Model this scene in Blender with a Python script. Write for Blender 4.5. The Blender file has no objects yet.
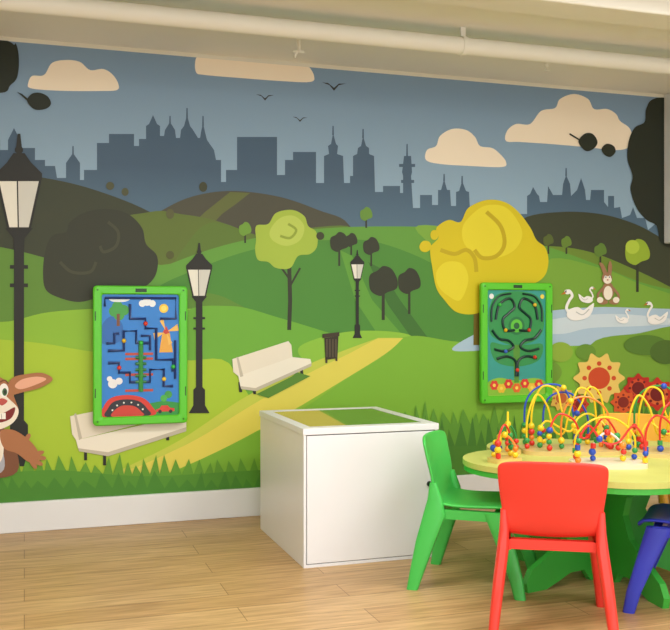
import bpy, bmesh, math, random
from mathutils import Vector, Matrix
from mathutils.geometry import tessellate_polygon
random.seed(4)
scene = bpy.context.scene
scene.view_settings.view_transform = 'Standard'
scene.view_settings.look = 'None'

# ------------------------------------------------------------------ basics
F = 934.0; CX = 335.0; HY = 312.0; CAMH = 1.15; YAW = math.radians(18.4)
FW = Vector((math.sin(YAW), math.cos(YAW), 0)); RT = Vector((math.cos(YAW), -math.sin(YAW), 0))
WALL_Y = 5.162; WTOP = 2.565

def wall_xz(px, py, off=0.0):
    """survey point of the mural -> wall coordinates in metres"""
    r = FW + RT * ((px - CX) / F)
    t = (WALL_Y - off) / r.y
    return (r.x * t, CAMH + (HY - py) / F * t)

def lin(c):
    c = c / 255.0
    return c / 12.92 if c <= 0.04045 else ((c + 0.055) / 1.055) ** 2.4

MATS = {}
def mat(rgb, rough=0.55, name=None, metal=0.0, noise=0.06, coat=0.0, spec=0.4, nscale=6.0):
    key = (tuple(rgb), rough, metal, noise, coat, spec)
    if key in MATS: return MATS[key]
    m = bpy.data.materials.new(name or "paint_%02x%02x%02x" % tuple(int(v) for v in rgb))
    m.use_nodes = True
    nt = m.node_tree; b = nt.nodes["Principled BSDF"]
    col = (lin(rgb[0]), lin(rgb[1]), lin(rgb[2]), 1)
    b.inputs["Roughness"].default_value = rough
    b.inputs["Metallic"].default_value = metal
    b.inputs["Specular IOR Level"].default_value = spec
    b.inputs["Coat Weight"].default_value = coat
    tc = nt.nodes.new("ShaderNodeTexCoord"); nz = nt.nodes.new("ShaderNodeTexNoise")
    nz.inputs["Scale"].default_value = nscale; nz.inputs["Detail"].default_value = 3
    nt.links.new(tc.outputs["Object"], nz.inputs["Vector"])
    mx = nt.nodes.new("ShaderNodeMix"); mx.data_type = 'RGBA'
    mx.inputs[6].default_value = tuple(c * (1 - noise) for c in col[:3]) + (1,)
    mx.inputs[7].default_value = tuple(min(1, c * (1 + noise)) for c in col[:3]) + (1,)
    nt.links.new(nz.outputs["Fac"], mx.inputs[0]); nt.links.new(mx.outputs[2], b.inputs["Base Color"])
    MATS[key] = m
    return m

def link(ob, parent=None):
    scene.collection.objects.link(ob)
    if parent: ob.parent = parent
    return ob

def empty(name, loc=(0, 0, 0), rot=0.0):
    e = bpy.data.objects.new(name, None); e.location = loc; e.rotation_euler = (0, 0, rot)
    e.empty_display_size = 0.1
    return link(e)

class MB:
    def __init__(s): s.v = []; s.f = []; s.mi = []; s.mats = []
    def m(s, mt):
        if mt not in s.mats: s.mats.append(mt)
        return s.mats.index(mt)
    def add(s, vs, fs, mt):
        o = len(s.v); i = s.m(mt); s.v += [tuple(v) for v in vs]
        for f in fs: s.f.append(tuple(o + k for k in f)); s.mi.append(i)
    def box(s, a, b, mt):
        x0, y0, z0 = a; x1, y1, z1 = b
        vs = [(x0,y0,z0),(x1,y0,z0),(x1,y1,z0),(x0,y1,z0),(x0,y0,z1),(x1,y0,z1),(x1,y1,z1),(x0,y1,z1)]
        s.add(vs, [(0,3,2,1),(4,5,6,7),(0,1,5,4),(1,2,6,5),(2,3,7,6),(3,0,4,7)], mt)
    def flat(s, pts2, y, mt):
        vs = [Vector((p[0], p[1], 0)) for p in pts2]
        tr = tessellate_polygon([vs])
        out = []
        for t in tr:
            a, b, c = [pts2[k] for k in t]
            cr = (b[0]-a[0])*(c[1]-a[1]) - (b[1]-a[1])*(c[0]-a[0])
            out.append(tuple(t) if cr > 0 else (t[0], t[2], t[1]))
        s.add([(p[0], y, p[1]) for p in pts2], out, mt)
    def prism(s, pts2, z0, z1, mt, M=None, mt_side=None):
        """extrude polygon (x,y) from z0 to z1, transform by M"""
        n = len(pts2); M = M or Matrix()
        vs = [M @ Vector((p[0], p[1], z0)) for p in pts2] + [M @ Vector((p[0], p[1], z1)) for p in pts2]
        tr = tessellate_polygon([[Vector((p[0], p[1], 0)) for p in pts2]])
        fs = []
        for t in tr:
            a, b, c = [pts2[k] for k in t]
            cr = (b[0]-a[0])*(c[1]-a[1]) - (b[1]-a[1])*(c[0]-a[0])
            t2 = tuple(t) if cr > 0 else (t[0], t[2], t[1])
            fs.append((t2[0], t2[2], t2[1])); fs.append(tuple(k + n for k in t2))
        s.add(vs, fs, mt)
        s.add(vs, [(k, (k+1) % n, (k+1) % n + n, k + n) for k in range(n)], mt_side or mt)
    def tube(s, path, r, mt, n=8, caps=True):
        P = [Vector(p) for p in path]; k = len(P)
        rs = r if isinstance(r, (list, tuple)) else [r] * k
        T = []
        for i in range(k):
            d = P[min(i+1, k-1)] - P[max(i-1, 0)]
            T.append(d.normalized() if d.length > 1e-9 else Vector((0, 0, 1)))
        up = Vector((0, 0, 1)) if abs(T[0].z) < 0.9 else Vector((1, 0, 0))
        nrm = (up - T[0] * up.dot(T[0])).normalized()
        vs = []
        for i in range(k):
            nrm = (nrm - T[i] * nrm.dot(T[i]))
            nrm = nrm.normalized() if nrm.length > 1e-6 else T[i].orthogonal().normalized()
            bn = T[i].cross(nrm)
            for j in range(n):
                a = 2 * math.pi * j / n
                vs.append(P[i] + (nrm * math.cos(a) + bn * math.sin(a)) * rs[i])
        fs = [(i*n+j, i*n+(j+1) % n, (i+1)*n+(j+1) % n, (i+1)*n+j) for i in range(k-1) for j in range(n)]
        if caps: fs += [tuple(range(n))[::-1], tuple((k-1)*n + j for j in range(n))]
        s.add(vs, fs, mt)
    def sphere(s, c, r, mt, seg=14, rings=9, sc=(1, 1, 1)):
        c = Vector(c); vs = [c + Vector((0, 0, r*sc[2]))]
        for i in range(1, rings):
            ph = math.pi * i / rings
            for j in range(seg):
                th = 2*math.pi*j/seg
                vs.append(c + Vector((r*sc[0]*math.sin(ph)*math.cos(th), r*sc[1]*math.sin(ph)*math.sin(th), r*sc[2]*math.cos(ph))))
        vs.append(c - Vector((0, 0, r*sc[2]))); L = len(vs) - 1
        fs = [(0, 1+j, 1+(j+1) % seg) for j in range(seg)]
        for i in range(rings-2):
            for j in range(seg):
                a = 1+i*seg+j; b = 1+i*seg+(j+1) % seg
                fs.append((a, a+seg, b+seg, b))
        o = 1+(rings-2)*seg
        fs += [(o+j, L, o+(j+1) % seg) for j in range(seg)]
        s.add(vs, fs, mt)
    def loft(s, secs, mt):
        """secs: (cx,cy,cz,hx,hy) horizontal rounded-rect sections"""
        ring = [(1,.55),(.8,.85),(.5,1),(-.5,1),(-.8,.85),(-1,.55),(-1,-.55),(-.8,-.85),(-.5,-1),(.5,-1),(.8,-.85),(1,-.55)]
        n = len(ring); vs = []
        for (x, y, z, hx, hy) in secs: vs += [(x+a*hx, y+b*hy, z) for a, b in ring]
        fs = [(i*n+j, i*n+(j+1) % n, (i+1)*n+(j+1) % n, (i+1)*n+j) for i in range(len(secs)-1) for j in range(n)]
        fs += [tuple(range(n))[::-1], tuple((len(secs)-1)*n+j for j in range(n))]
        s.add(vs, fs, mt)
    def done(s, name, parent=None, smooth=False, bevel=0.0, loc=None, rot=None):
        me = bpy.data.meshes.new(name); me.from_pydata(s.v, [], s.f)
        for m_ in s.mats: me.materials.append(m_)
        me.polygons.foreach_set("material_index", s.mi); me.update()
        if smooth:
            try: me.shade_smooth()
            except Exception: pass
            try: me.set_sharp_from_angle(angle=math.radians(40))
            except Exception: pass
        ob = bpy.data.objects.new(name, me); link(ob, parent)
        if bevel > 0:
            bm = bmesh.new(); bm.from_mesh(me); bmesh.ops.recalc_face_normals(bm, faces=bm.faces); bm.to_mesh(me); bm.free()
            bv = ob.modifiers.new("bevel", 'BEVEL'); bv.width = bevel; bv.segments = 3; bv.limit_method = 'ANGLE'; bv.angle_limit = math.radians(50)
        if loc: ob.location = loc
        if rot: ob.rotation_euler = rot
        return ob

def S(pts, n=6, closed=True):
    """Catmull-Rom smoothing, any dimension"""
    k = len(pts); out = []
    rng = range(k) if closed else range(k-1)
    g = (lambda i: pts[i % k]) if closed else (lambda i: pts[max(0, min(k-1, i))])
    for i in rng:
        p0, p1, p2, p3 = g(i-1), g(i), g(i+1), g(i+2)
        for j in range(n):
            t = j / n
            out.append(tuple(0.5*((2*b)+(-a+c)*t+(2*a-5*b+4*c-d)*t*t+(-a+3*b-3*c+d)*t**3) for a, b, c, d in zip(p0, p1, p2, p3)))
    if not closed: out.append(tuple(pts[-1]))
    return out
def E(cx, cy, rx, ry, rot=0, n=32):
    r = math.radians(rot); o = []
    for i in range(n):
        a = 2*math.pi*i/n; x = rx*math.cos(a); y = ry*math.sin(a)
        o.append((cx+x*math.cos(r)-y*math.sin(r), cy+x*math.sin(r)+y*math.cos(r)))
    return o
def strip(pts, w):
    L = []; R = []; k = len(pts); ws = w if isinstance(w, (list, tuple)) else [w]*k
    for i in range(k):
        a = pts[max(0, i-1)]; b = pts[min(k-1, i+1)]
        dx, dy = b[0]-a[0], b[1]-a[1]; l = math.hypot(dx, dy) or 1
        nx, ny = -dy/l*ws[i]/2, dx/l*ws[i]/2
        L.append((pts[i][0]+nx, pts[i][1]+ny)); R.append((pts[i][0]-nx, pts[i][1]-ny))
    return L + R[::-1]

# ------------------------------------------------------------------ room shell
ceil_m = mat((240, 240, 232), 0.8, "ceiling_paint", noise=0.01)
white_m = mat((230, 232, 234), 0.45, "white_trim_paint", noise=0.02)
plain_m = mat((225, 222, 208), 0.8, "wall_paint", noise=0.03)

b = MB(); b.box((-2.0, WALL_Y, 0), (5.4, WALL_Y+0.15, WTOP+0.02), plain_m); b.done("wall_back")
b = MB(); b.box((-2.15, -1.5, 0), (-2.0, WALL_Y+0.15, WTOP+0.02), plain_m); b.done("wall_left")
b = MB(); b.box((5.4, -1.5, 0), (5.55, WALL_Y+0.15, WTOP+0.02), plain_m); b.done("wall_right")
b = MB(); b.box((-2.15, -1.5, WTOP+0.02), (5.55, WALL_Y+0.15, WTOP+0.15), ceil_m); b.done("ceiling")
b = MB(); b.box((-2.0, WALL_Y-0.03, 0), (5.4, WALL_Y, 0.158), white_m); b.done("baseboard_back", bevel=0.006)

# floor
fm = bpy.data.materials.new("oak_plank_floor"); fm.use_nodes = True
nt = fm.node_tree; bs = nt.nodes["Principled BSDF"]
tc = nt.nodes.new("ShaderNodeTexCoord")
br = nt.nodes.new("ShaderNodeTexBrick")
br.inputs["Scale"].default_value = 1.0; br.inputs["Brick Width"].default_value = 1.25; br.inputs["Row Height"].default_value = 0.17
br.inputs["Mortar Size"].default_value = 0.0018; br.inputs["Mortar Smooth"].default_value = 0.3; br.offset = 0.37
br.inputs["Color1"].default_value = (lin(212), lin(177), lin(128), 1); br.inputs["Color2"].default_value = (lin(196), lin(158), lin(109), 1)
br.inputs["Mortar"].default_value = (lin(140), lin(106), lin(68), 1)
mp = nt.nodes.new("ShaderNodeMapping"); mp.inputs["Scale"].default_value = (1.3, 16, 1)
nz = nt.nodes.new("ShaderNodeTexNoise"); nz.inputs["Scale"].default_value = 3.0; nz.inputs["Detail"].default_value = 7; nz.inputs["Distortion"].default_value = 0.6
nt.links.new(tc.outputs["Object"], br.inputs["Vector"]); nt.links.new(tc.outputs["Object"], mp.inputs["Vector"]); nt.links.new(mp.outputs["Vector"], nz.inputs["Vector"])
rp = nt.nodes.new("ShaderNodeValToRGB"); rp.color_ramp.elements[0].position = 0.35; rp.color_ramp.elements[0].color = (0.68, 0.62, 0.55, 1)
rp.color_ramp.elements[1].position = 0.65; rp.color_ramp.elements[1].color = (1.06, 1.04, 1.02, 1)
nt.links.new(nz.outputs["Fac"], rp.inputs["Fac"])
mx = nt.nodes.new("ShaderNodeMix"); mx.data_type = 'RGBA'; mx.blend_type = 'MULTIPLY'; mx.inputs[0].default_value = 0.85
nt.links.new(br.outputs["Color"], mx.inputs[6]); nt.links.new(rp.outputs["Color"], mx.inputs[7]); nt.links.new(mx.outputs[2], bs.inputs["Base Color"])
bs.inputs["Roughness"].default_value = 0.42
b = MB(); b.box((-2.15, -1.5, -0.1), (5.55, WALL_Y+0.15, 0), fm); b.done("floor")

# ceiling pipe with hangers
b = MB(); pm = mat((236, 235, 226), 0.5, "pipe_paint", noise=0.01)
b.tube([(-2.0, 4.27, 2.492), (5.4, 4.27, 2.492)], 0.044, pm, n=24)
for x in (2.1, 4.4):
    b.tube([(x-0.012, 4.27, 2.492), (x+0.012, 4.27, 2.492)], 0.049, pm, n=24)
    b.box((x-0.012, 4.262, 2.53), (x+0.012, 4.278, 2.585), pm)
b.done("ceiling_pipe", smooth=True)
b = MB()
hx, hy = 1.34, 4.62
b.tube([(hx, hy, 2.585), (hx, hy, 2.49)], 0.010, pm, n=12); b.tube([(hx, hy, 2.50), (hx-.02, hy, 2.47), (hx-.02, hy, 2.455)], 0.007, pm)
b.tube([(hx, hy, 2.582), (hx, hy, 2.565)], 0.035, pm, n=20); b.tube([(hx-.03, hy, 2.49), (hx+.03, hy, 2.49)], 0.007, pm)
b.done("ceiling_hook", smooth=True)
b = MB()
hx, hy = 2.72, 4.5
b.tube([(hx, hy, 2.585), (hx, hy, 2.51)], 0.008, pm, n=12); b.tube([(hx, hy, 2.582), (hx, hy, 2.57)], 0.028, pm, n=20); b.sphere((hx, hy, 2.505), 0.014, pm); b.tube([(hx, hy, 2.50), (hx, hy, 2.47)], .005, pm)
b.tube([(hx, hy, 2.474), (hx, hy, 2.470)], .016, pm, n=16)
b.done("ceiling_sprinkler", smooth=True)
b = MB(); b.box((-2.0, 3.55, 2.50), (5.4, 3.75, 2.585), ceil_m); b.done("trim_1", bevel=0.01)
b = MB(); b.box((4.0, WALL_Y-0.09, 1.60), (4.16, WALL_Y, WTOP+0.02), white_m); b.done("trim_2", bevel=0.01)

# ------------------------------------------------------------------ MURAL
mu = MB(); LAY = [0]
STEP = 0.00006
TOPLIM = WTOP - 0.002
TF = [None]
def P(pts, rgb, smooth=False, n=6, clip=True):
    if smooth: pts = S(pts, n)
    if TF[0]: pts = [TF[0](p) for p in pts]
    q = [wall_xz(*p) for p in pts]
    q = [(max(-1.98, min(5.38, x)), max(0.12, min(TOPLIM, z))) for x, z in q]
    LAY[0] += 1
    mt = rgb if not isinstance(rgb, tuple) else mat(rgb, 0.5, noise=0.04, spec=0.3, nscale=2.5)
    mu.flat(q, WALL_Y - 0.0004 - LAY[0]*STEP, mt)

def zgrad(name, c0, z0, c1, z1, xdark=True):
    m = bpy.data.materials.new(name); m.use_nodes = True; nt = m.node_tree; bs = nt.nodes["Principled BSDF"]
    tc = nt.nodes.new("ShaderNodeTexCoord"); sp = nt.nodes.new("ShaderNodeSeparateXYZ"); nt.links.new(tc.outputs["Object"], sp.inputs[0])
    mr = nt.nodes.new("ShaderNodeMapRange"); mr.inputs[1].default_value = z0; mr.inputs[2].default_value = z1
    nt.links.new(sp.outputs["Z"], mr.inputs[0]); mx = nt.nodes.new("ShaderNodeMix"); mx.data_type = 'RGBA'
    mx.inputs[6].default_value = tuple(lin(c) for c in c0)+(1,); mx.inputs[7].default_value = tuple(lin(c) for c in c1)+(1,)
    nt.links.new(mr.outputs[0], mx.inputs[0]); nt.links.new(mx.outputs[2], bs.inputs["Base Color"])
    bs.inputs["Roughness"].default_value = 0.5; bs.inputs["Specular IOR Level"].default_value = 0.3
    return m
sky = zgrad("mural_sky", (156, 186, 208), 1.55, (126, 154, 182), 2.45)
mu.flat([(-1.98, 0.15), (5.38, 0.15), (5.38, TOPLIM), (-1.98, TOPLIM)], WALL_Y-0.0003, sky)

CLOUD = (246, 232, 210)
P([(28,84),(32,76),(44,75),(52,63),(66,60),(80,62),(90,70),(103,69),(112,74),(118,83),(117,90),(100,91),(70,91),(45,90),(30,88)], CLOUD, True)
P([(196,72),(196,58),(204,50),(215,45),(270,45),(293,52),(297,62),(308,66),(314,76),(310,82),(280,81),(240,78),(205,75)], CLOUD, True)
P([(426,160),(427,150),(436,146),(440,136),(452,129),(466,130),(475,137),(480,146),(492,148),(500,154),(506,162),(502,167),(470,166),(440,164)], CLOUD, True)
P([(506,141),(507,131),(516,124),(530,124),(541,111),(555,108),(560,99),(574,94),(588,99),(594,109),(607,109),(616,114),(620,121),(630,129),(632,143),(620,150),(585,147),(550,144),(520,142)], CLOUD, True)
# birds
BK = (50, 52, 50)
for (x, y, s) in ((265, 97, .9), (334, 86, 1.2), (300, 119, .75)):
    P([(x-10*s,y-3*s),(x-5*s,y-2.5*s),(x,y+1.5*s),(x+4*s,y-2*s),(x+10*s,y-2*s),(x+4*s,y-.6*s),(x,y+4*s),(x-4*s,y-.8*s)], BK)
# skyline
CITY = zgrad("mural_city", (96, 128, 152), 1.45, (72, 96, 120), 1.95)
P([(-200,170),(-120,120),(-60,150),(-20,150),(-10,140),(0,140),(0,150),(8,150),(8,140),(14,128),(20,140),(22,148),(35,148),(35,160),(45,160),(45,166),(55,166),(57,178),(66,178),(66,163),(73,153),(80,163),(80,180),(84,180),(84,170),(97,170),(97,143),(109,143),(109,134),(134,134),(134,146),(139,146),(139,139),(146,139),(146,126),(149,124),(153,115),(157,124),(160,126),(160,136),(164,136),(165,130),(170,122),(175,130),(176,138),(180,138),(181,130),(184,126),(187,115),(190,126),(193,130),(198,138),(200,138),(201,132),(203,123),(205,132),(207,140),(214,150),(216,160),(221,160),(221,182),(226,182),(226,170),(237,170),(237,137),(277,137),(277,175),(285,175),(285,160),(293,160),(293,152),(316,152),(316,183),(324,183),(324,156),(329,154),(328,146),(331,144),(333,133),(336,144),(338,146),(337,154),(343,156),(344,183),(350,183),(350,176),(353,176),(353,156),(357,154),(358,148),(361,146),(363,136),(366,146),(369,148),(369,154),(374,156),(375,192),(383,192),(383,186),(400,186),(400,193),(403,193),(403,176),(402,172),(404,156),(411,156),(412,172),(411,176),(413,208),(420,208),(420,195),(432,195),(432,205),(438,205),(438,190),(441,190),(444,179),(447,190),(450,190),(451,206),(456,206),(456,192),(459,191),(462,181),(466,191),(469,192),(470,214),(480,214),(490,214),(527,214),(527,196),(530,194),(533,187),(537,194),(539,196),(540,202),(547,202),(548,186),(553,195),(562,195),(563,184),(566,175),(570,184),(571,196),(577,190),(581,178),(585,190),(586,200),(590,200),(591,190),(604,190),(604,202),(608,207),(608,196),(614,196),(614,208),(620,207),(622,218),(630,215),(633,207),(637,218),(645,218),(648,230),(655,224),(660,232),(664,240),(664,232),(675,240),(700,230),(760,240),(760,320),(-200,320)], CITY)
for (x, y0, y1) in ((187,108,118),(203,116,126),(407,144,157),(333,126,135),(363,129,138),(73,146,155),(566,168,176),(170,116,124),(444,174,181),(462,176,183)):
    P([(x-.6,y0),(x+.6,y0),(x+.9,y1),(x-.9,y1)], CITY)
P([(399,164),(415,164),(415,167),(399,167)], CITY); P([(401,180),(414,180),(414,183),(401,183)], CITY)

# hills
P([(-200,210),(-60,185),(-10,172),(45,178),(95,190),(150,212),(200,245),(230,330),(-200,330)], (62,68,50), True)
P([(140,228),(168,207),(198,195),(235,191),(280,197),(318,210),(348,224),(350,260),(140,262)], (80,80,66), True)
P([(230,192),(250,193),(236,204),(222,214),(205,232),(180,246),(188,228),(205,212)], (100,110,60))
P([(500,245),(522,219),(560,212),(600,214),(635,224),(665,240),(705,262),(705,320),(500,320)], (62,68,50), True)
P([(100,232),(150,212),(180,214),(220,222),(270,244),(300,270),(300,320),(100,320)], (98,118,52), True)
P([(215,222),(262,236),(300,229),(350,228),(300,262),(180,275),(190,240)], (96,124,52), True)
P([(505,250),(545,246),(590,252),(640,272),(700,300),(780,320),(780,400),(505,400)], (110,140,52), True)
# main hill
P([(120,286),(170,264),(225,245),(290,232),(350,227),(430,227),(490,232),(545,246),(590,262),(640,282),(720,310),(760,400),(700,520),(120,520)], (102,160,64), True)
P([(150,295),(200,268),(260,248),(330,240),(380,243),(440,268),(470,300),(460,345),(150,345)], (80,142,58), True)
P([(340,250),(352,256),(372,300),(405,338),(380,338),(355,300)], (100,162,62))
P([(368,262),(380,268),(400,300),(428,338),(410,336),(388,305)], (66,116,52))
P([(415,228),(470,232),(520,252),(560,285),(530,300),(490,300),(470,275)], (126,174,66), True)
P([(545,262),(600,268),(640,284),(700,306),(700,330),(545,330)], (124,170,62), True)
# left hills
P([(-220,250),(-60,240),(0,247),(60,262),(120,280),(190,290),(230,300),(260,330),(250,420),(-220,420)], (98,142,56), True)
P([(-220,320),(-60,312),(0,322),(50,312),(120,308),(195,309),(260,318),(330,338),(380,344),(380,400),(-220,440)], (142,190,58), True)
P([(180,318),(230,306),(280,318),(340,336),(378,345),(300,372),(240,400),(180,400)], (112,176,60), True)
P([(300,346),(345,332),(395,332),(410,340),(360,362),(310,362)], (144,196,66), True)
P([(-220,345),(-60,338),(30,342),(95,352),(180,360),(235,372),(240,500),(-220,520)], (170,202,56), True)
# foreground right of the path
P([(380,352),(410,336),(460,342),(530,344),(600,346),(700,352),(780,360),(780,520),(100,520),(190,462),(300,410)], (128,184,58), True)
# path
P(S([(403,338),(385,354),(340,382),(290,412),(240,440),(190,464),(130,488),(90,500)],5,False) + S([(55,500),(120,470),(180,440),(240,400),(300,368),(345,350),(378,338)],5,False), (226,214,92))
P(S([(378,338),(345,350),(300,368),(240,400),(180,440),(120,470)],5,False) + S([(135,468),(195,440),(250,406),(305,375),(348,354)],5,False), (198,208,80))
# pond
P([(452,350),(475,334),(520,316),(580,308),(640,308),(780,316),(780,345),(680,330),(640,336),(590,345),(540,346),(490,350)], (176,202,222), True)
P([(520,330),(560,318),(620,314),(690,322),(640,326),(590,328),(560,334)], (206,222,232), True)
P([(590,345),(640,333),(690,326),(780,345),(780,400),(590,400)], (122,166,58), True)

DK = (56, 60, 46)
def trunk(x, y0, y1, w, c=DK): P([(x-w/2,y0),(x+w/2,y0),(x+w*.55,y1),(x-w*.55,y1)], c)
# left dark tree
trunk(104, 270, 330, 8)
P([(45,252),(52,236),(66,232),(70,222),(86,212),(108,209),(128,214),(142,228),(146,244),(157,256),(156,274),(146,286),(130,292),(104,296),(80,302),(60,298),(46,290),(43,274)], DK, True)
P(strip(S([(108,222),(118,232),(116,246),(104,252),(100,246)],6,False), 3), (72,75,56))
P(strip(S([(60,262),(72,272),(90,272),(96,262)],6,False), 3), (72,75,56))
# lime tree
P(strip([(289,262),(290,300),(289,330)], 4), DK); P(strip([(290,286),(300,268)], 2), DK); P(strip([(290,280),(280,266)], 2), DK)
P([(256,240),(256,226),(268,224),(276,213),(292,210),(304,216),(308,226),(316,232),(317,246),(310,254),(298,256),(290,268),(276,268),(268,262),(258,260),(255,250)], (168,194,72), True)
P([(270,230),(280,218),(294,216),(304,226),(300,240),(286,246),(272,240)], (188,208,94), True)
P(strip(S([(280,236),(290,238),(296,230),(288,224)],6,False), 2.5), (146,168,60))
# small trees
for (x, y, rx, ry, y1, c) in ((245,229,6,7,243,(114,160,60)),(366,214,6,7,228,(106,150,60)),(339,242,9,10,266,DK),(351,240,6,7,255,DK),(371,246,8,9,266,DK),(383,281,14,15,320,DK),(409,281,11,13,314,DK),(548,240,5,6,254,(88,104,50)),(566,242,5,6,254,(104,136,54)),(600,250,6,7,264,(96,130,54)),(637,252,12,13,292,(150,180,54))):
    trunk(x, y, y1, max(1.6, rx*.2))
    P([(x-rx,y+ry*.3),(x-rx*.95,y-ry*.4),(x-rx*.4,y-ry*.7),(x,y-ry),(x+rx*.6,y-ry*.8),(x+rx,y-ry*.1),(x+rx*.95,y+ry*.5),(x+rx*.3,y+ry*.75),(x-rx*.2,y+ry),(x-rx*.8,y+ry*.75)], c, True)
P(E(632,247,7,7), (178,204,70))
P(E(170,214,4,5), (92,96,60)); P(E(203,187,4,5), (66,70,48)); P(E(320,236,4,4), (66,70,48)); P(E(170,255,4,4),(86,92,50)); P(E(110,186,4,4),(82,86,60)); P(E(125,192,3.5,4),(82,86,60))
# yellow tree
YT = (218, 200, 30)
trunk(478, 300, 345, 9, (120,104,40))
P([(432,268),(430,248),(438,238),(436,228),(448,220),(460,222),(468,208),(486,200),(504,202),(518,212),(530,228),(536,240),(545,248),(548,262),(544,276),(532,284),(512,286),(500,294),(490,306),(474,314),(456,312),(444,300),(436,288)], YT, True)
P([(470,216),(484,206),(502,206),(514,216),(522,234),(514,250),(496,258),(478,256),(464,244),(462,228)], (230,216,50), True)
P([(436,272),(446,262),(462,264),(468,280),(460,300),(448,296),(438,286)], (230,216,50), True)
P(strip(S([(486,212),(500,226),(504,244),(496,256),(482,258),(474,250)],6,False), 4), (196,174,26))
P(strip(S([(440,250),(454,254),(466,250),(474,258),(476,272)],6,False), 4), (196,174,26))
P([(419,246),(423,241),(429,242),(431,248),(426,252),(421,251)], YT, True); P(E(434,235,4,5), YT)

# big dark trees at both margins + leaves
DT = (40, 46, 36)
P([(-200,-20),(-40,-40),(8,38),(16,44),(19,60),(17,78),(10,86),(6,92),(-10,96),(-80,120),(-200,100)], DT, True)
P([(17,92),(22,94),(28,99),(27,101)], DT); P([(27,100),(32,94),(40,93),(48,97),(51,104),(46,109),(36,110),(30,106)], DT, True)
P([(627,160),(628,142),(634,128),(644,122),(646,108),(656,98),(700,92),(760,100),(780,240),(700,246),(672,248),(660,242),(656,226),(646,220),(636,208),(630,190),(632,176)], DT, True)
P([(578,142),(584,134),(592,134),(597,142),(593,149),(585,151)], DT, True); P(strip([(569,134),(579,140)],1.5), DT)
P([(601,149),(606,144),(613,146),(615,152),(610,157),(604,155)], DT, True)

# street lamps painted in the mural
LD = (44, 45, 42)
def lamp(cx, w, yt, yb, pw, lc=(236,234,222)):
    h = w/2
    yc = yt + w*1.0; yg = yc + w*1.05
    P([(cx-w*.03,yt),(cx+w*.03,yt),(cx+w*.07,yt+w*.35),(cx-w*.07,yt+w*.35)], LD)
    P(E(cx, yt+w*.35, w*.09, w*.09, n=16), LD)
    P([(cx-w*.12,yt+w*.42),(cx+w*.12,yt+w*.42),(cx+w*.26,yt+w*.62),(cx+w*.5,yt+w*.86),(cx+w*.5,yc),(cx-w*.5,yc),(cx-w*.5,yt+w*.86),(cx-w*.26,yt+w*.62)], LD)
    P([(cx-h*.98,yc),(cx+h*.98,yc),(cx+w*.26,yg),(cx-w*.26,yg)], LD)
    P([(cx-h*.86,yc+w*.03),(cx-w*.05,yc+w*.03),(cx-w*.03,yg-w*.02),(cx-w*.21,yg-w*.02)], lc)
    P([(cx-w*.02,yc+w*.03),(cx+h*.86,yc+w*.03),(cx+w*.21,yg-w*.02),(cx+w*.0,yg-w*.02)], (214,214,206))
    P([(cx-w*.3,yg),(cx+w*.3,yg),(cx+w*.12,yg+w*.22),(cx+pw*.5,yg+w*.5),(cx+pw*.5,yb-w*1.0),(cx+pw*.9,yb-w*.9),(cx+pw*.9,yb-w*.3),(cx+pw*1.6,yb),(cx-pw*1.6,yb),(cx-pw*.9,yb-w*.3),(cx-pw*.9,yb-w*.9),(cx-pw*.5,yb-w*1.0),(cx-pw*.5,yg+w*.5),(cx-w*.12,yg+w*.22)], LD)
    for k in (.8, 1.2): P([(cx-pw*.9,yg+w*k),(cx+pw*.9,yg+w*k),(cx+pw*.9,yg+w*(k+.08)),(cx-pw*.9,yg+w*(k+.08))], LD)
lamp(357, 14, 250, 338, 3)
lamp(199, 26, 243, 413, 6.5)
lamp(19, 46, 134, 466, 10)

# bin
BN = (70, 60, 46)
P([(322,334),(339,332),(339,336),(322,338)], BN); P([(324,338),(338,336),(337,358),(325,360)], (58,50,40)); P([(325,360),(327,360),(327,363),(325,363)], BN); P([(335,358),(337,358),(337,361),(335,361)], BN)
for k in range(4): P([(326+k*3,339),(327+k*3,339),(327+k*3,357),(326+k*3,357)], (104,92,70))
# benches
BC = (236, 228, 210); BS = (198, 190, 172)
P([(238,382),(241,382),(242,392),(239,392)], LD); P([(299,364),(302,364),(303,374),(300,374)], LD); P([(252,388),(255,387),(256,394),(253,394)], LD); P([(292,376),(296,372),(310,376),(268,398),(256,394)], (92,140,52))
P([(232,359),(288,341),(291,345),(292,357),(238,376),(233,372)], BC); P([(238,376),(292,357),(310,359),(311,363),(255,388),(240,386)], (242,236,220)); P([(240,386),(255,388),(311,363),(311,366),(256,391),(241,389)], BS)
P([(236,357),(238,357),(243,376),(240,377)], BS)
P([(84,448),(87,448),(87,460),(84,460)], LD); P([(103,452),(106,452),(106,465),(103,465)], LD); P([(166,428),(169,428),(169,440),(166,440)], LD)
P([(70,416),(150,400),(160,404),(162,418),(76,440),(72,434)], BC); P([(76,440),(162,420),(186,422),(186,427),(108,452),(78,448)], (242,236,220)); P([(78,448),(108,452),(186,427),(186,431),(108,456),(79,451)], BS)
P([(74,414),(76,413),(82,438),(79,440)], BS)

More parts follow.
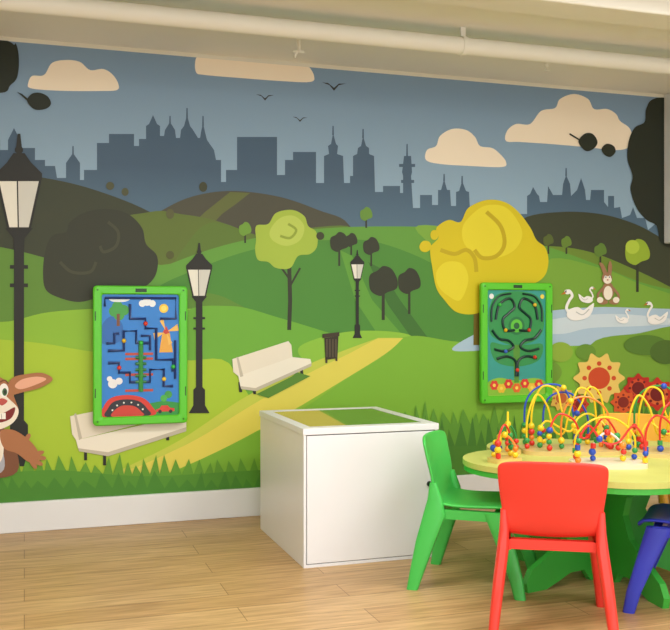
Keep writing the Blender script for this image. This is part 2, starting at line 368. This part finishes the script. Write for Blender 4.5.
# grass fringe (spiky)
def grass(x0, x1, base, h, step, rgb, bottom, seed=1, slope=0.0):
    rnd = random.Random(seed); pts = [(x0, bottom)]; x = x0
    while x < x1:
        hh = h * (0.55 + 0.75*rnd.random()); st = step*(0.7+0.6*rnd.random()); y = base + slope*(x-x0)
        pts += [(x, y), (x+st*.45+rnd.uniform(-2, 2), y-hh), (x+st, y)]; x += st
    pts.append((x, bottom)); P(pts, rgb)
grass(-200, 300, 474, 16, 11, (100,158,52), 530, 3)
P([(-200,478),(0,472),(60,470),(150,476),(300,472),(300,520),(-200,530)], (86,148,50), True)
grass(-200, 300, 488, 14, 14, (74,136,48), 530, 5)
grass(400, 500, 424, 18, 10, (98,156,54), 520, 8)
grass(405, 660, 446, 26, 10, (74,130,50), 520, 9)
grass(620, 780, 420, 20, 10, (86,140,50), 520, 11)
P([(400,446),(660,446),(780,430),(780,520),(400,520)], (78,134,50))
for (x, y, rx, ry, c) in ((560,352,12,10,(146,180,64)),(545,372,16,12,(116,160,56)),(645,345,22,10,(90,130,50)),(585,352,10,8,(106,150,54)),(665,352,16,12,(80,112,46))):
    P(E(x,y,rx,ry), c)

# swans
SW = (246, 245, 243)
def swan(x, y, s, f=1):
    q = lambda pts: [(x+f*a*s, y+c*s) for a, c in pts]
    P(q([(-12,6),(-8,0),(0,-2),(6,1),(13,-4),(17,-6),(15,3),(10,9),(0,12),(-8,11)]), SW, True)
    P(strip(S(q([(-8,5),(-12,-1),(-9,-9),(-6,-14),(-9,-19),(-13,-18)]),6,False), [3*s]*31), SW)
    P(E(x-f*11*s, y-18*s, 3.4*s, 2.6*s, n=16), SW); P(q([(-13,-19),(-18,-15),(-13,-16)]), (214,120,50)); P(q([(-12,-20),(-14,-18),(-12,-17)]), LD)
    P(strip(S(q([(-2,3),(5,6),(12,0)]),5,False), 1.1*s), (196,200,200))
swan(577, 309, .95); swan(586, 297, .5, -1); swan(655, 316, .7); swan(622, 318, .45, -1)
# small rabbit in the mural meadow
RB = (160, 122, 90); RW = (244, 236, 220)
P(E(607,291,6,9), RB, True); P(E(607,293,4.4,7), RW); P(E(606,278,5.2,5.6), RB); P(E(606.5,280,4.2,3.8), RW)
P(S([(603,275),(600,268),(598,263),(602,264),(606,273)],4), RB); P(S([(607,274),(607,266),(609,261),(611,266),(610,275)],4), RB)
P(E(604.5,277,1.1,1.4,n=12), (250,250,250)); P(E(608.5,277,1.1,1.4,n=12), (250,250,250)); P(E(604.7,277.2,.6,.8,n=10), BK); P(E(608.3,277.2,.6,.8,n=10), BK); P(E(606.6,280,.9,.6,n=10), (190,90,80))
P(strip([(602,288),(597,294),(597,299)],2.4), RB); P(strip([(612,288),(617,294),(618,299)],2.4), RB)
P(E(602,302,5,2.6), RB); P(E(613,302,5,2.6), RB); P(E(599,300,3.2,3), RW); P(E(615,300,3.2,3), RW)

# sunflowers
def flower(cx, cy, r, pc, cc, n=14, ring=None):
    pts = []
    for i in range(n*2):
        a = math.pi*i/n; rr = r if i % 2 == 0 else r*.78
        pts.append((cx+rr*math.cos(a), cy+rr*math.sin(a)))
    P(pts, pc, True, 4)
    if ring: P(E(cx,cy,r*.62,r*.62), ring)
    P(E(cx,cy,r*.42,r*.42), cc)
    for i in range(8):
        a = i*math.pi/4; P(E(cx+r*.56*math.cos(a), cy+r*.56*math.sin(a), r*.09, r*.09, n=10), cc)
trunk(598, 395, 450, 3, (80,120,44)); trunk(640, 395, 450, 3, (80,120,44)); trunk(655, 395, 450, 3, (80,120,44))
flower(598, 378, 26, (238,206,108), (210,80,42), 10)
flower(637, 388, 15, (190,46,38), (120,32,32), 8, (214,80,46)); flower(656, 394, 17, (204,54,40), (120,32,32), 8, (224,110,56)); flower(622, 402, 13, (222,96,46), (140,46,36), 8); flower(560, 398, 13, (228,188,84), (196,100,54), 10); flower(578, 404, 10, (204,66,44), (130,40,34), 8)

# cartoon rabbit at the left margin
TF[0] = lambda p: (-9 + p[0]*.92, 425 + (p[1]-425)*.90)
BR = (176, 118, 80); BR2 = (122, 80, 54); CRM = (246, 236, 220)
P([(-40,480),(-38,436),(-22,424),(4,424),(20,434),(28,452),(24,480),(-40,486)], (128,84,60), True)
P([(-30,432),(-8,428),(8,440),(14,474),(-14,482),(-34,470)], (176,178,190), True)
P([(-12,432),(4,428),(13,440),(12,462),(0,470)], CRM, True)
P([(10,432),(24,430),(40,440),(50,452),(52,462),(42,466),(28,456),(14,450)], BR, True)
for (x, y, r_) in ((52,456,-20),(54,461,5),(51,466,30),(46,468,55)): P(E(x,y,6,2.6,r_,16), BR)
P(E(40,438,4.5,2.6,-60,16), BR)
P([(16,384),(24,372),(40,368),(56,367),(67,374),(54,383),(36,388),(18,392)], BR, True)
P([(26,381),(34,374),(50,371),(60,374),(46,381),(32,385)], (236,178,150), True)
P([(-20,376),(-22,352),(-14,340),(-4,340),(1,348),(0,362),(-2,378)], BR, True); P([(-14,372),(-14,352),(-8,346),(-4,354),(-5,368)], (236,178,150), True)
P([(-28,404),(-24,384),(-8,372),(8,371),(20,380),(26,396),(30,410),(22,422),(4,428),(-14,426),(-26,418)], BR, True)
P([(-6,374),(-2,364),(2,370),(6,363),(8,373)], BR2)
P([(-16,408),(-8,396),(-2,390),(10,388),(20,396),(30,408),(24,422),(6,430),(-10,424)], CRM, True)
P(E(0,387,6,8), (250,248,244)); P(E(14,386,5,7.5), (250,248,244)); P(E(2,389,3,4.4), (70,110,70)); P(E(15,388,2.7,4.2), (70,110,70)); P(E(2.5,389,1.5,2.4,n=16), BK); P(E(15.3,388,1.4,2.2,n=16), BK)
P(strip(S([(-6,379),(0,376),(5,379)],5,False),1.6), BR2); P(strip(S([(10,377),(15,375),(19,379)],5,False),1.6), BR2)
P(S([(6,398),(12,395),(18,398),(12,403)],5), (196,90,84))
P(S([(-6,408),(4,412),(14,411),(26,405),(22,417),(8,422),(-2,417)],5), (130,44,44)); P([(7,412),(16,411),(16,418),(7,418)], (250,248,240)); P(strip([(11.5,412),(11.5,418)],.6), (170,160,150))
TF[0] = None
mural = mu.done("park_mural")

# ------------------------------------------------------------------ wall activity panels
GF = mat((92, 206, 40), 0.35, "lime_plastic", noise=0.02, spec=0.5)
def panel(x0, z0, w, h, kind):
    e = empty("maze_activity_board", (x0, WALL_Y-0.038, z0))
    fr = MB(); fw = 0.045; d0 = 0.0; d1 = -0.03
    out = []
    R = 0.02
    for (cx, cz, a0) in ((w-R, R, -90), (w-R, h-R, 0), (R, h-R, 90), (R, R, 180)):
        for k in range(5):
            a = math.radians(a0 + k*22.5); out.append((cx+R*math.cos(a), cz+R*math.sin(a)))
    inn = []
    R2 = 0.012
    for (cx, cz, a0) in ((w-fw-R2, fw+R2, -90), (w-fw-R2, h-fw-R2, 0), (fw+R2, h-fw-R2, 90), (fw+R2, fw+R2, 180)):
        for k in range(5):
            a = math.radians(a0 + k*22.5); inn.append((cx+R2*math.cos(a), cz+R2*math.sin(a)))
    n = len(out); c = 0.006
    def sh(pts, k, cxm=w/2, czm=h/2):
        return [(x + (k if x < cxm else -k), z + (k if z < czm else -k)) for x, z in pts]
    rings = [(out, d0), (out, d1+c), (sh(out, c), d1), (sh(inn, -c), d1), (inn, d1+c), (inn, d0)]
    vs = [(p[0], y, p[1]) for r_, y in rings for p in r_]
    fs = [(i*n+j, i*n+(j+1) % n, (i+1)*n+(j+1) % n, (i+1)*n+j) for i in range(5) for j in range(n)]
    fr.add(vs, fs, GF)
    for (sx, sz) in ((fw/2, fw/2), (w-fw/2, fw/2), (fw/2, h-fw/2), (w-fw/2, h-fw/2)):
        fr.tube([(sx, d1+.002, sz), (sx, d1-.002, sz)], 0.005, mat((60,130,40), .4), n=16)
    fr.box((w/2-.03, d1-.001, h-.033), (w/2+.03, d1+.003, h-.014), mat((38,70,40), .4))
    for sx in (0.008, w-0.014):
        for sz in (.2, .75): fr.box((sx, d1-.0008, h*sz), (sx+.006, d1+.003, h*sz+.05), mat((44,96,34), .4))
    fr.done("frame", e, smooth=True)
    bo = MB()
    bgc = (30, 128, 216) if kind == 0 else (50, 160, 150)
    bo.box((fw-.01, -0.014, fw-.01), (w-fw+.01, 0.0, h-fw+.01), mat(bgc, .3, noise=.03, spec=.5))
    bo.box((0.02, 0.0, 0.02), (w-0.02, 0.012, h-0.02), mat((70,70,70), .5))
    bo.done("board", e)
    art = MB(); lay = [0]
    iw = w-2*fw; ih = h-2*fw
    def A(pts, rgb, sm=False, y=None):
        if sm: pts = S(pts, 5)
        lay[0] += 1
        art.flat([(fw+min(1,max(0,u))*iw, fw+min(1,max(0,v))*ih) for u, v in pts], -0.0142-lay[0]*0.00006, mat(rgb, .35, noise=.02, spec=.5))
    def El(cx, cy, r, rgb, k=1.0, n=20): A([(cx+r*math.cos(2*math.pi*i/n), cy+k*r*iw/ih*math.sin(2*math.pi*i/n)) for i in range(n)], rgb)
    def track(pts, r, rgb, sm=True):
        p3 = [(fw+u*iw, -0.0185, fw+v*ih) for u, v in pts]
        if sm: p3 = S(p3, 6, False)
        art.tube(p3, r, mat(rgb, .3, noise=.02, spec=.5), n=8)
    if kind == 0:
        A([(.5,.0),(1,0),(1,.10),(.8,.12),(.6,.10)], (40,150,60), False)
        A([(0,.60),(.0,.74),(.12,.82),(.26,.76),(.24,.62)], (28,104,186), True)
        for (u, v) in ((.16,.86),(.22,.83),(.2,.9),(.28,.87)): El(u, v, .07, (60,160,60))
        A([(.19,.74),(.23,.74),(.23,.84),(.19,.84)], (120,70,40))
        A([(.14,.94),(.3,.94),(.36,.97),(.1,.97)], (230,240,245), True)
        for (u, v, r_) in ((.52,.925,.045),(.58,.94,.055),(.65,.925,.045)): El(u, v, r_, (236,244,248))
        A([(.74,.52),(.92,.52),(.88,.68),(.78,.68)], (232,170,60)); A([(.78,.68),(.88,.68),(.83,.74)], (200,60,40))
        for a in (20, 110, 200, 290):
            r_ = math.radians(a); dx, dy = math.cos(r_), math.sin(r_)*iw/ih
            A([(.83+dx*.02,.69+dy*.02),(.83+dx*.17-dy*.04,.69+dy*.17+dx*.03),(.83+dx*.17+dy*.04,.69+dy*.17-dx*.03)], (240,190,90))
        El(.83,.69,.03,(200,60,40)); El(.80,.885,.06,(244,206,60)); El(.80,.885,.035,(250,226,110))
        El(.14,.27,.06,(236,236,240)); El(.22,.29,.045,(236,236,240)); El(.1,.31,.035,(236,236,240))
        A([(.02,.0),(.02,.08),(.12,.155),(.32,.175),(.52,.15),(.64,.08),(.66,.0)], (214,54,40), True)
        A([(.07,.0),(.08,.07),(.16,.125),(.32,.14),(.48,.12),(.58,.06),(.60,.0)], (34,34,44), True)
        A([(.14,.0),(.16,.05),(.24,.085),(.32,.09),(.42,.08),(.50,.04),(.52,.0)], (206,60,44), True)
        for k in range(6):
            a = math.radians(25+k*26); El(.33+.215*math.cos(a), .01+.105*math.sin(a), .012, (240,240,230), n=8)
        # little car
        A([(.70,.03),(.94,.03),(.94,.055),(.88,.06),(.85,.08),(.77,.08),(.74,.055),(.70,.05)], (214,60,46)); El(.75,.03,.024,(30,30,34)); El(.89,.03,.024,(30,30,34))
        for v in (.20,.33,.46,.50): A([(.3,v),(.66,v),(.66,v+.02),(.3,v+.02)], (190,70,50))
        El(.86,.17,.05,(60,160,60)); El(.8,.14,.045,(70,180,70))
        T = (14, 50, 112)
        track([(.08,.54),(.28,.54),(.28,.70),(.44,.70),(.44,.60),(.60,.60)], .008, T, False)
        track([(.36,.92),(.36,.80),(.56,.80),(.56,.72),(.7,.72),(.7,.46),(.92,.46),(.92,.36)], .008, T, False)
        track([(.08,.44),(.22,.44),(.22,.36),(.36,.36),(.36,.28),(.62,.28),(.62,.38),(.80,.38),(.80,.24),(.92,.24)], .008, T, False)
        track([(.04,.9),(.04,.97),(.96,.97),(.96,.80),(.75,.80)], .007, T, False)
        track([(.06,.60),(.16,.60),(.16,.68),(.22,.68)], .007, T, False); track([(.62,.54),(.62,.66),(.5,.66)], .007, T, False); track([(.95,.30),(.95,.62)], .007, T, False)
        track([(.5,.20),(.5,.62)], .013, (60,150,70), False)
        for k in range(5): track([(.43,.28+k*.05),(.57,.28+k*.05)], .008, (40,120,60), False)
        bl = [(.28,.62,(230,190,40)),(.56,.76,(220,60,40)),(.8,.3,(240,200,60)),(.5,.60,(60,190,70)),(.22,.4,(220,60,40)),(.92,.4,(60,190,70))]
    else:
        A([(0,0),(1,0),(1,.12),(.8,.16),(.5,.14),(.2,.17),(0,.12)], (140,196,56), True)
        A([(.03,.80),(.04,.60),(.2,.52),(.4,.48),(.6,.48),(.82,.52),(.96,.62),(.97,.80),(.86,.94),(.62,.985),(.36,.985),(.13,.94)], (46,150,80), True)
        A([(.06,.50),(.12,.34),(.35,.28),(.65,.28),(.90,.34),(.95,.48),(.7,.48),(.3,.48)], (46,150,80), True)
        A([(.46,.12),(.54,.12),(.56,.48),(.44,.48)], (86,150,50))
        T = (12, 56, 50)
        track([(.14,.72),(.2,.86),(.38,.92),(.46,.84),(.36,.78),(.26,.72),(.3,.62),(.46,.62)], .008, T)
        track([(.86,.72),(.8,.86),(.62,.92),(.54,.84),(.64,.78),(.74,.72),(.7,.62),(.54,.62)], .008, T)
        track([(.08,.62),(.2,.54),(.36,.52),(.44,.46),(.3,.42),(.12,.44)], .008, T)
        track([(.92,.62),(.8,.54),(.64,.52),(.56,.46),(.7,.42),(.88,.44)], .008, T)
        track([(.16,.35),(.34,.37),(.48,.32),(.48,.18)], .008, T); track([(.84,.35),(.66,.37),(.52,.32),(.52,.18)], .008, T)
        track([(.07,.70),(.08,.84),(.2,.94),(.4,.965)], .006, T); track([(.93,.70),(.92,.84),(.8,.94),(.6,.965)], .006, T)
        El(.5,.66,.14,(30,120,66)); El(.5,.66,.1,(96,200,60)); El(.5,.66,.05,(30,100,60))
        for (u, v, c_) in ((.12,.10,(226,60,44)),(.24,.07,(240,196,50)),(.36,.11,(220,50,46)),(.5,.07,(236,110,40)),(.64,.11,(226,54,46)),(.76,.07,(240,200,60)),(.88,.10,(226,60,44))):
            for k in range(6): El(u+.045*math.cos(k*1.047), v+.045*iw/ih*math.sin(k*1.047), .032, c_, n=10)
            El(u, v, .026, (250,220,90), n=10)
        El(.07,.94,.04,(240,240,240)); El(.94,.94,.035,(240,220,90))
        bl = [(.5,.24,(230,60,40)),(.3,.62,(240,190,40)),(.7,.62,(220,70,40)),(.2,.86,(60,190,70)),(.8,.86,(240,200,60)),(.3,.42,(70,110,210)),(.8,.36,(220,60,40))]
    for (u, v, c_) in bl:
        art.sphere((fw+u*iw, -0.025, fw+v*ih), .012, mat(c_, .25, noise=.02, spec=.5), 12, 8)
    art.done("maze_tracks", e, smooth=True)
    return e
panel(0.346, 0.545, 0.50, 0.745, 0)
panel(2.632, 0.592, 0.495, 0.738, 1)

# ------------------------------------------------------------------ touchscreen cabinet
cab = empty("touchscreen_cabinet", (1.188, 4.03, 0))
W_, D_, H_ = 0.658, 0.80, 0.627
lam = mat((238, 239, 244), 0.35, "white_laminate", noise=0.01, spec=0.5)
gapm = mat((120, 120, 124), 0.6, "door_gap", noise=0.02)
b = MB()
b.box((0.0, 0.004, 0.0), (0.018, D_-.004, H_-.03), lam); b.box((W_-0.018, 0.004, 0.0), (W_, D_-.004, H_-.03), lam)
b.box((0.018, D_-0.022, 0.0), (W_-0.018, D_-.004, H_-.03), lam)
b.box((0.018, 0.004, 0.0), (W_-0.018, D_-.022, 0.03), lam)
b.box((0.018, 0.004, H_-.05), (W_-0.018, .03, H_-.03), lam)
b.done("body", cab, bevel=0.002)
b = MB()   # face frame standing proud around the door
b.box((0.0, -0.014, 0.0), (0.012, .0035, H_-.03), lam); b.box((W_-.012, -0.014, 0.0), (W_, .0035, H_-.03), lam)
b.box((0.012, -0.014, 0.0), (W_-.012, .0035, 0.014), lam)
b.done("face_frame", cab, bevel=0.001)
b = MB(); b.box((0.012, -0.006, 0.014), (W_-.012, .003, H_-.03), gapm); b.done("door_gap", cab)
b = MB(); b.box((0.0155, -0.015, 0.0175), (W_-0.0155, -0.0061, H_-.0345), lam); b.done("door", cab, bevel=0.002)
b = MB(); t0, t1 = H_-.03, H_
fx = 0.05
b.box((-0.004, -0.018, t0), (W_+.004, fx, t1), lam); b.box((-0.004, D_-fx, t0), (W_+.004, D_+.004, t1), lam)
b.box((-0.004, fx, t0), (fx, D_-fx, t1), lam); b.box((W_-fx, fx, t0), (W_+.004, D_-fx, t1), lam)
b.done("top_rim", cab, bevel=0.003)
gl = mat((44, 72, 44), 0.05, "screen_glass", noise=0.3, coat=0.6, spec=0.6, nscale=3)
b = MB(); b.box((fx, fx, t0), (W_-fx, D_-fx, t1-.002), gl); b.done("screen", cab)
b = MB(); kn = mat((90, 90, 92), 0.3, "steel", metal=1.0)
b.tube([(W_-.045, -0.015, .345), (W_-.045, -0.021, .345)], 0.013, kn, n=20)
b.tube([(W_-.045, -0.021, .345), (W_-.045, -0.0215, .345)], 0.007, mat((20,20,20), .5), n=12)
b.box((W_-.0465, -.0222, .334), (W_-.0435, -.0210, .346), mat((20,20,20), .5))
b.done("lock", cab, smooth=True)

# ------------------------------------------------------------------ chairs
def chair(rgb, loc, deg):
    e = empty("kids_chair", (loc[0], loc[1], 0), math.radians(deg - 90))
    m_ = mat(rgb, 0.38, "chair_plastic", noise=0.02, spec=0.5)
    prof = [(0.188,.312,.154),(0.182,.330,.164),(0.15,.343,.170),(0.08,.342,.174),(0.0,.337,.176),(-0.08,.337,.176),(-0.13,.346,.174),
            (-0.155,.372,.172),(-.168,.41,.174),(-.180,.46,.181),(-.192,.51,.188),(-.203,.56,.193),(-.210,.592,.194),(-.214,.614,.190),(-.216,.624,.174)]
    nu = 12; vs = []
    for k, (y, z, hw) in enumerate(prof):
        for j in range(nu+1):
            u = -1 + 2*j/nu; back = max(0, min(1, (z-.35)/.1))
            zz = z + (1-back)*0.012*u*u; yy = y + back*0.032*u*u
            if k >= len(prof)-2: zz -= 0.010*u**4
            vs.append((u*hw, yy, zz))
    fs = [(k*(nu+1)+j, k*(nu+1)+j+1, (k+1)*(nu+1)+j+1, (k+1)*(nu+1)+j) for k in range(len(prof)-1) for j in range(nu)]
    s = MB(); s.add(vs, fs, m_); ob = s.done("seat_shell", e, smooth=True)
    for p in ob.data.polygons: p.use_smooth = True
    so = ob.modifiers.new("thick", 'SOLIDIFY'); so.thickness = 0.014; so.offset = 0
    bv = ob.modifiers.new("sub", 'SUBSURF'); bv.levels = 2; bv.render_levels = 2
    L = MB()
    for sx in (-1, 1):
        L.loft([(sx*.200,.214,0,.016,.022),(sx*.193,.196,.08,.018,.027),(sx*.178,.154,.20,.020,.036),(sx*.162,.108,.328,.020,.046)], m_)
        L.loft([(sx*.208,-.228,0,.017,.023),(sx*.200,-.208,.08,.019,.030),(sx*.186,-.176,.20,.021,.040),(sx*.172,-.142,.31,.021,.046),(sx*.169,-.140,.37,.017,.032),(sx*.171,-.148,.44,.011,.014)], m_)
        L.box((sx*.160-.015, -.15, .294), (sx*.160+.015, .13, .332), m_)
    L.box((-.155, .10, .300), (.155, .13, .332), m_); L.box((-.155, -.145, .296), (.155, -.115, .332), m_)
    L.done("legs", e, smooth=True)
    return e
chair((72, 200, 88), (1.836, 3.600), -38)
chair((236, 62, 50), (1.862, 3.052), 61)
chair((48, 62, 190), (2.49, 3.03), 135)
chair((238, 176, 50), (2.87, 3.96), 226)

# ------------------------------------------------------------------ table
TX, TY = 2.40, 3.49
tb = empty("flower_activity_table", (TX, TY, 0))
TG = mat((66, 184, 66), 0.4, "green_laminate", noise=0.02, spec=0.5)
TW = mat((202, 206, 112), 0.38, "maple_top", noise=0.08, spec=0.5, nscale=9)
def lobes(R, a, ph, n=5, k=160):
    o = []
    for i in range(k):
        t = 2*math.pi*i/k; r = R + a*(abs(math.cos(n/2*(t-ph)))**0.8 - .5)*2
        o.append((r*math.cos(t), r*math.sin(t)))
    return o
ph = math.radians(173)
b = MB(); b.prism(lobes(.562, .07, ph), .497, .520, TW); b.done("table_top", tb, bevel=0.003)
b = MB(); b.prism(lobes(.557, .07, ph), .474, .4968, TG); b.done("edge_band", tb)
b = MB()
prof = [(0,0),(.10,0),(.14,.05),(.22,.05),(.30,.02),(.36,0),(.46,0),(.47,.04),(.44,.09),(.34,.14),(.22,.21),(.17,.30),(.20,.38),(.32,.44),(.36,.474),(0,.474)]
for k in range(5):
    a = math.radians(-95 + 72*k)
    M = Matrix.Rotation(a, 4, 'Z') @ Matrix.Rotation(math.radians(90), 4, 'X')
    b.prism(prof, -.014, .014, TG, M)
b.done("legs", tb)

# ------------------------------------------------------------------ bead mazes
def wirecol(c): return mat(c, 0.3, noise=0.01, spec=0.5)
YEL = (242, 206, 36); RED = (220, 50, 40); GRN = (46, 150, 74); BLU = (40, 80, 190); WHT = (236, 232, 224); ORG = (238, 134, 40)
def bead_maze(cx, cy, rot, size, hgt, wires, base_c, seed):
    rnd = random.Random(seed)
    e = empty("bead_maze", (cx, cy, 0.520), math.radians(rot))
    sx, sy = size
    b = MB(); pts = [(sx*math.copysign(abs(math.cos(t))**.5, math.cos(t)), sy*math.copysign(abs(math.sin(t))**.5, math.sin(t))) for t in [2*math.pi*i/40 for i in range(40)]]
    b.prism(pts, 0.0, .018, wirecol(base_c)); b.done("base", e, bevel=0.003)
    w = MB()
    for (p, c) in wires:
        path = [(x*sx, y*sy, .016 + z*hgt) for x, y, z in p]
        sm = S(path, 9, False); w.tube(sm, 0.0046, wirecol(c), n=8)
        L = len(sm)
        for end in (0, 1):
            nb = rnd.choice((2, 3, 4))
            idx = list(range(L)) if end == 0 else list(range(L-1, -1, -1)); nxt = 0.015; tot = 0; placed = 0
            for q in range(1, L):
                a_, b_ = Vector(sm[idx[q-1]]), Vector(sm[idx[q]]); seg = (b_-a_).length
                while tot + seg >= nxt and placed < nb:
                    f_ = (nxt-tot)/seg; c_ = rnd.choice((YEL, RED, GRN, BLU, ORG, RED, YEL, GRN))
                    pnt = a_.lerp(b_, f_); r_ = rnd.choice((.012, .015, .013))
                    if rnd.random() < .25: w.tube([pnt-Vector((0,0,.010)), pnt+Vector((0,0,.010))], .011, wirecol(c_), n=14)
                    else: w.sphere(pnt, r_, wirecol(c_), 14, 9)
                    placed += 1; nxt += .026
                tot += seg
                if placed >= nb: break
        if rnd.random() < .6:
            k = int(L*rnd.uniform(.35, .65)); w.sphere(sm[k], .014, wirecol(rnd.choice((YEL, RED, GRN, BLU))), 14, 9)
    w.done("wires_and_beads", e, smooth=True)
big = [
 ([(-.9,-.3,0),(-.9,-.3,.5),(-.7,-.2,.9),(-.45,0,.7),(-.3,.1,.3),(-.1,.1,.25),(0,0,.6),(.2,0,1.0),(.5,.1,.85),(.6,.2,.4),(.7,.2,0)], YEL),
 ([(-.7,.5,0),(-.7,.5,.6),(-.5,.5,1.0),(-.2,.4,.95),(-.1,.3,.6),(.1,.3,.45),(.3,.4,.7),(.5,.5,1.0),(.75,.5,.8),(.85,.5,0)], YEL),
 ([(-.5,-.7,0),(-.5,-.7,.35),(-.3,-.6,.6),(0,-.6,.5),(.2,-.5,.2),(.4,-.6,.35),(.6,-.7,.55),(.85,-.6,.3),(.9,-.6,0)], RED),
 ([(-.8,.8,0),(-.8,.8,.7),(-.5,.8,1.0),(.0,.8,.98),(.2,.7,.5),(.25,.7,0)], BLU),
 ([(-.4,.9,0),(-.4,.9,.6),(-.2,.9,.86),(.2,.9,.86),(.5,.8,.5),(.5,.8,0)], BLU),
 ([(-.6,0,0),(-.6,0,.3),(-.45,.1,.45),(-.2,-.1,.35),(0,-.2,.3),(.2,.1,.5),(.5,.3,.55),(.8,0,.3),(.8,0,0)], YEL),
 ([(-.2,-.3,0),(-.2,-.3,.5),(0,-.2,.8),(.4,-.1,.85),(.75,-.2,.6),(.8,-.3,0)], ORG),
]
bead_maze(2.33, 3.66, -18, (.22, .13), .27, big, (222,196,130), 2)
bead_maze(2.70, 3.44, -40, (.19, .12), .27, [big[1], big[0], big[2], (big[3][0], GRN), big[5], (big[6][0], RED)], (222,196,130), 7)
mid = [([(-.9,-.5,0),(-.9,-.5,.5),(-.6,-.4,.9),(-.2,-.3,.5),(.2,-.4,.5),(.6,-.5,.9),(.9,-.5,.5),(.9,-.5,0)], RED),
       ([(-.8,.4,0),(-.8,.4,.6),(-.3,.4,1),(.3,.4,1),(.8,.4,.6),(.8,.4,0)], YEL),
       ([(-.4,0,0),(-.4,0,.4),(0,.1,.7),(.4,0,.4),(.4,0,0)], WHT)]
bead_maze(2.27, 3.28, -18, (.15, .10), .17, mid, (240,230,200), 5)
small = [([(-.7,-.3,0),(-.7,-.3,.6),(0,0,1),(.7,.3,.6),(.7,.3,0)], RED), ([(.5,-.5,0),(.5,-.5,.4),(0,0,.7),(-.5,.5,.4),(-.5,.5,0)], ORG)]
bead_maze(1.915, 3.50, 10, (.065, .055), .14, small, (230,200,120), 9)
bead_maze(2.03, 3.68, 40, (.06, .05), .17, [(small[0][0], YEL), (small[1][0], GRN)], (230,200,120), 12)

# ------------------------------------------------------------------ lights
def area(name, loc, sx, sy, e, col):
    l = bpy.data.lights.new(name, 'AREA'); l.shape = 'RECTANGLE'; l.size = sx; l.size_y = sy; l.energy = e; l.color = col
    o = bpy.data.objects.new(name, l); o.location = loc; link(o); return o
area("ceiling_light_panel", (0.4, 2.7, 2.55), 1.2, 0.6, 32, (1, .985, .95))
area("ceiling_light_panel", (2.8, 2.7, 2.55), 1.2, 0.6, 38, (1, .98, .94))
area("ceiling_light_panel", (1.5, 0.6, 2.55), 2.4, 0.8, 46, (1, .985, .95))
wd = bpy.data.worlds.new("room_ambient"); scene.world = wd; wd.use_nodes = True
bg = wd.node_tree.nodes["Background"]; bg.inputs[0].default_value = (.97, .985, 1, 1); bg.inputs[1].default_value = 2.25

# ------------------------------------------------------------------ camera
cd = bpy.data.cameras.new("camera"); cam = bpy.data.objects.new("camera", cd); link(cam)
cd.sensor_fit = 'HORIZONTAL'; cd.sensor_width = 36; cd.lens = 36*F/670; cd.shift_y = -(315-HY)/670
cam.location = (0, 0, CAMH); cam.rotation_euler = (math.radians(90), 0, -YAW)
scene.camera = cam
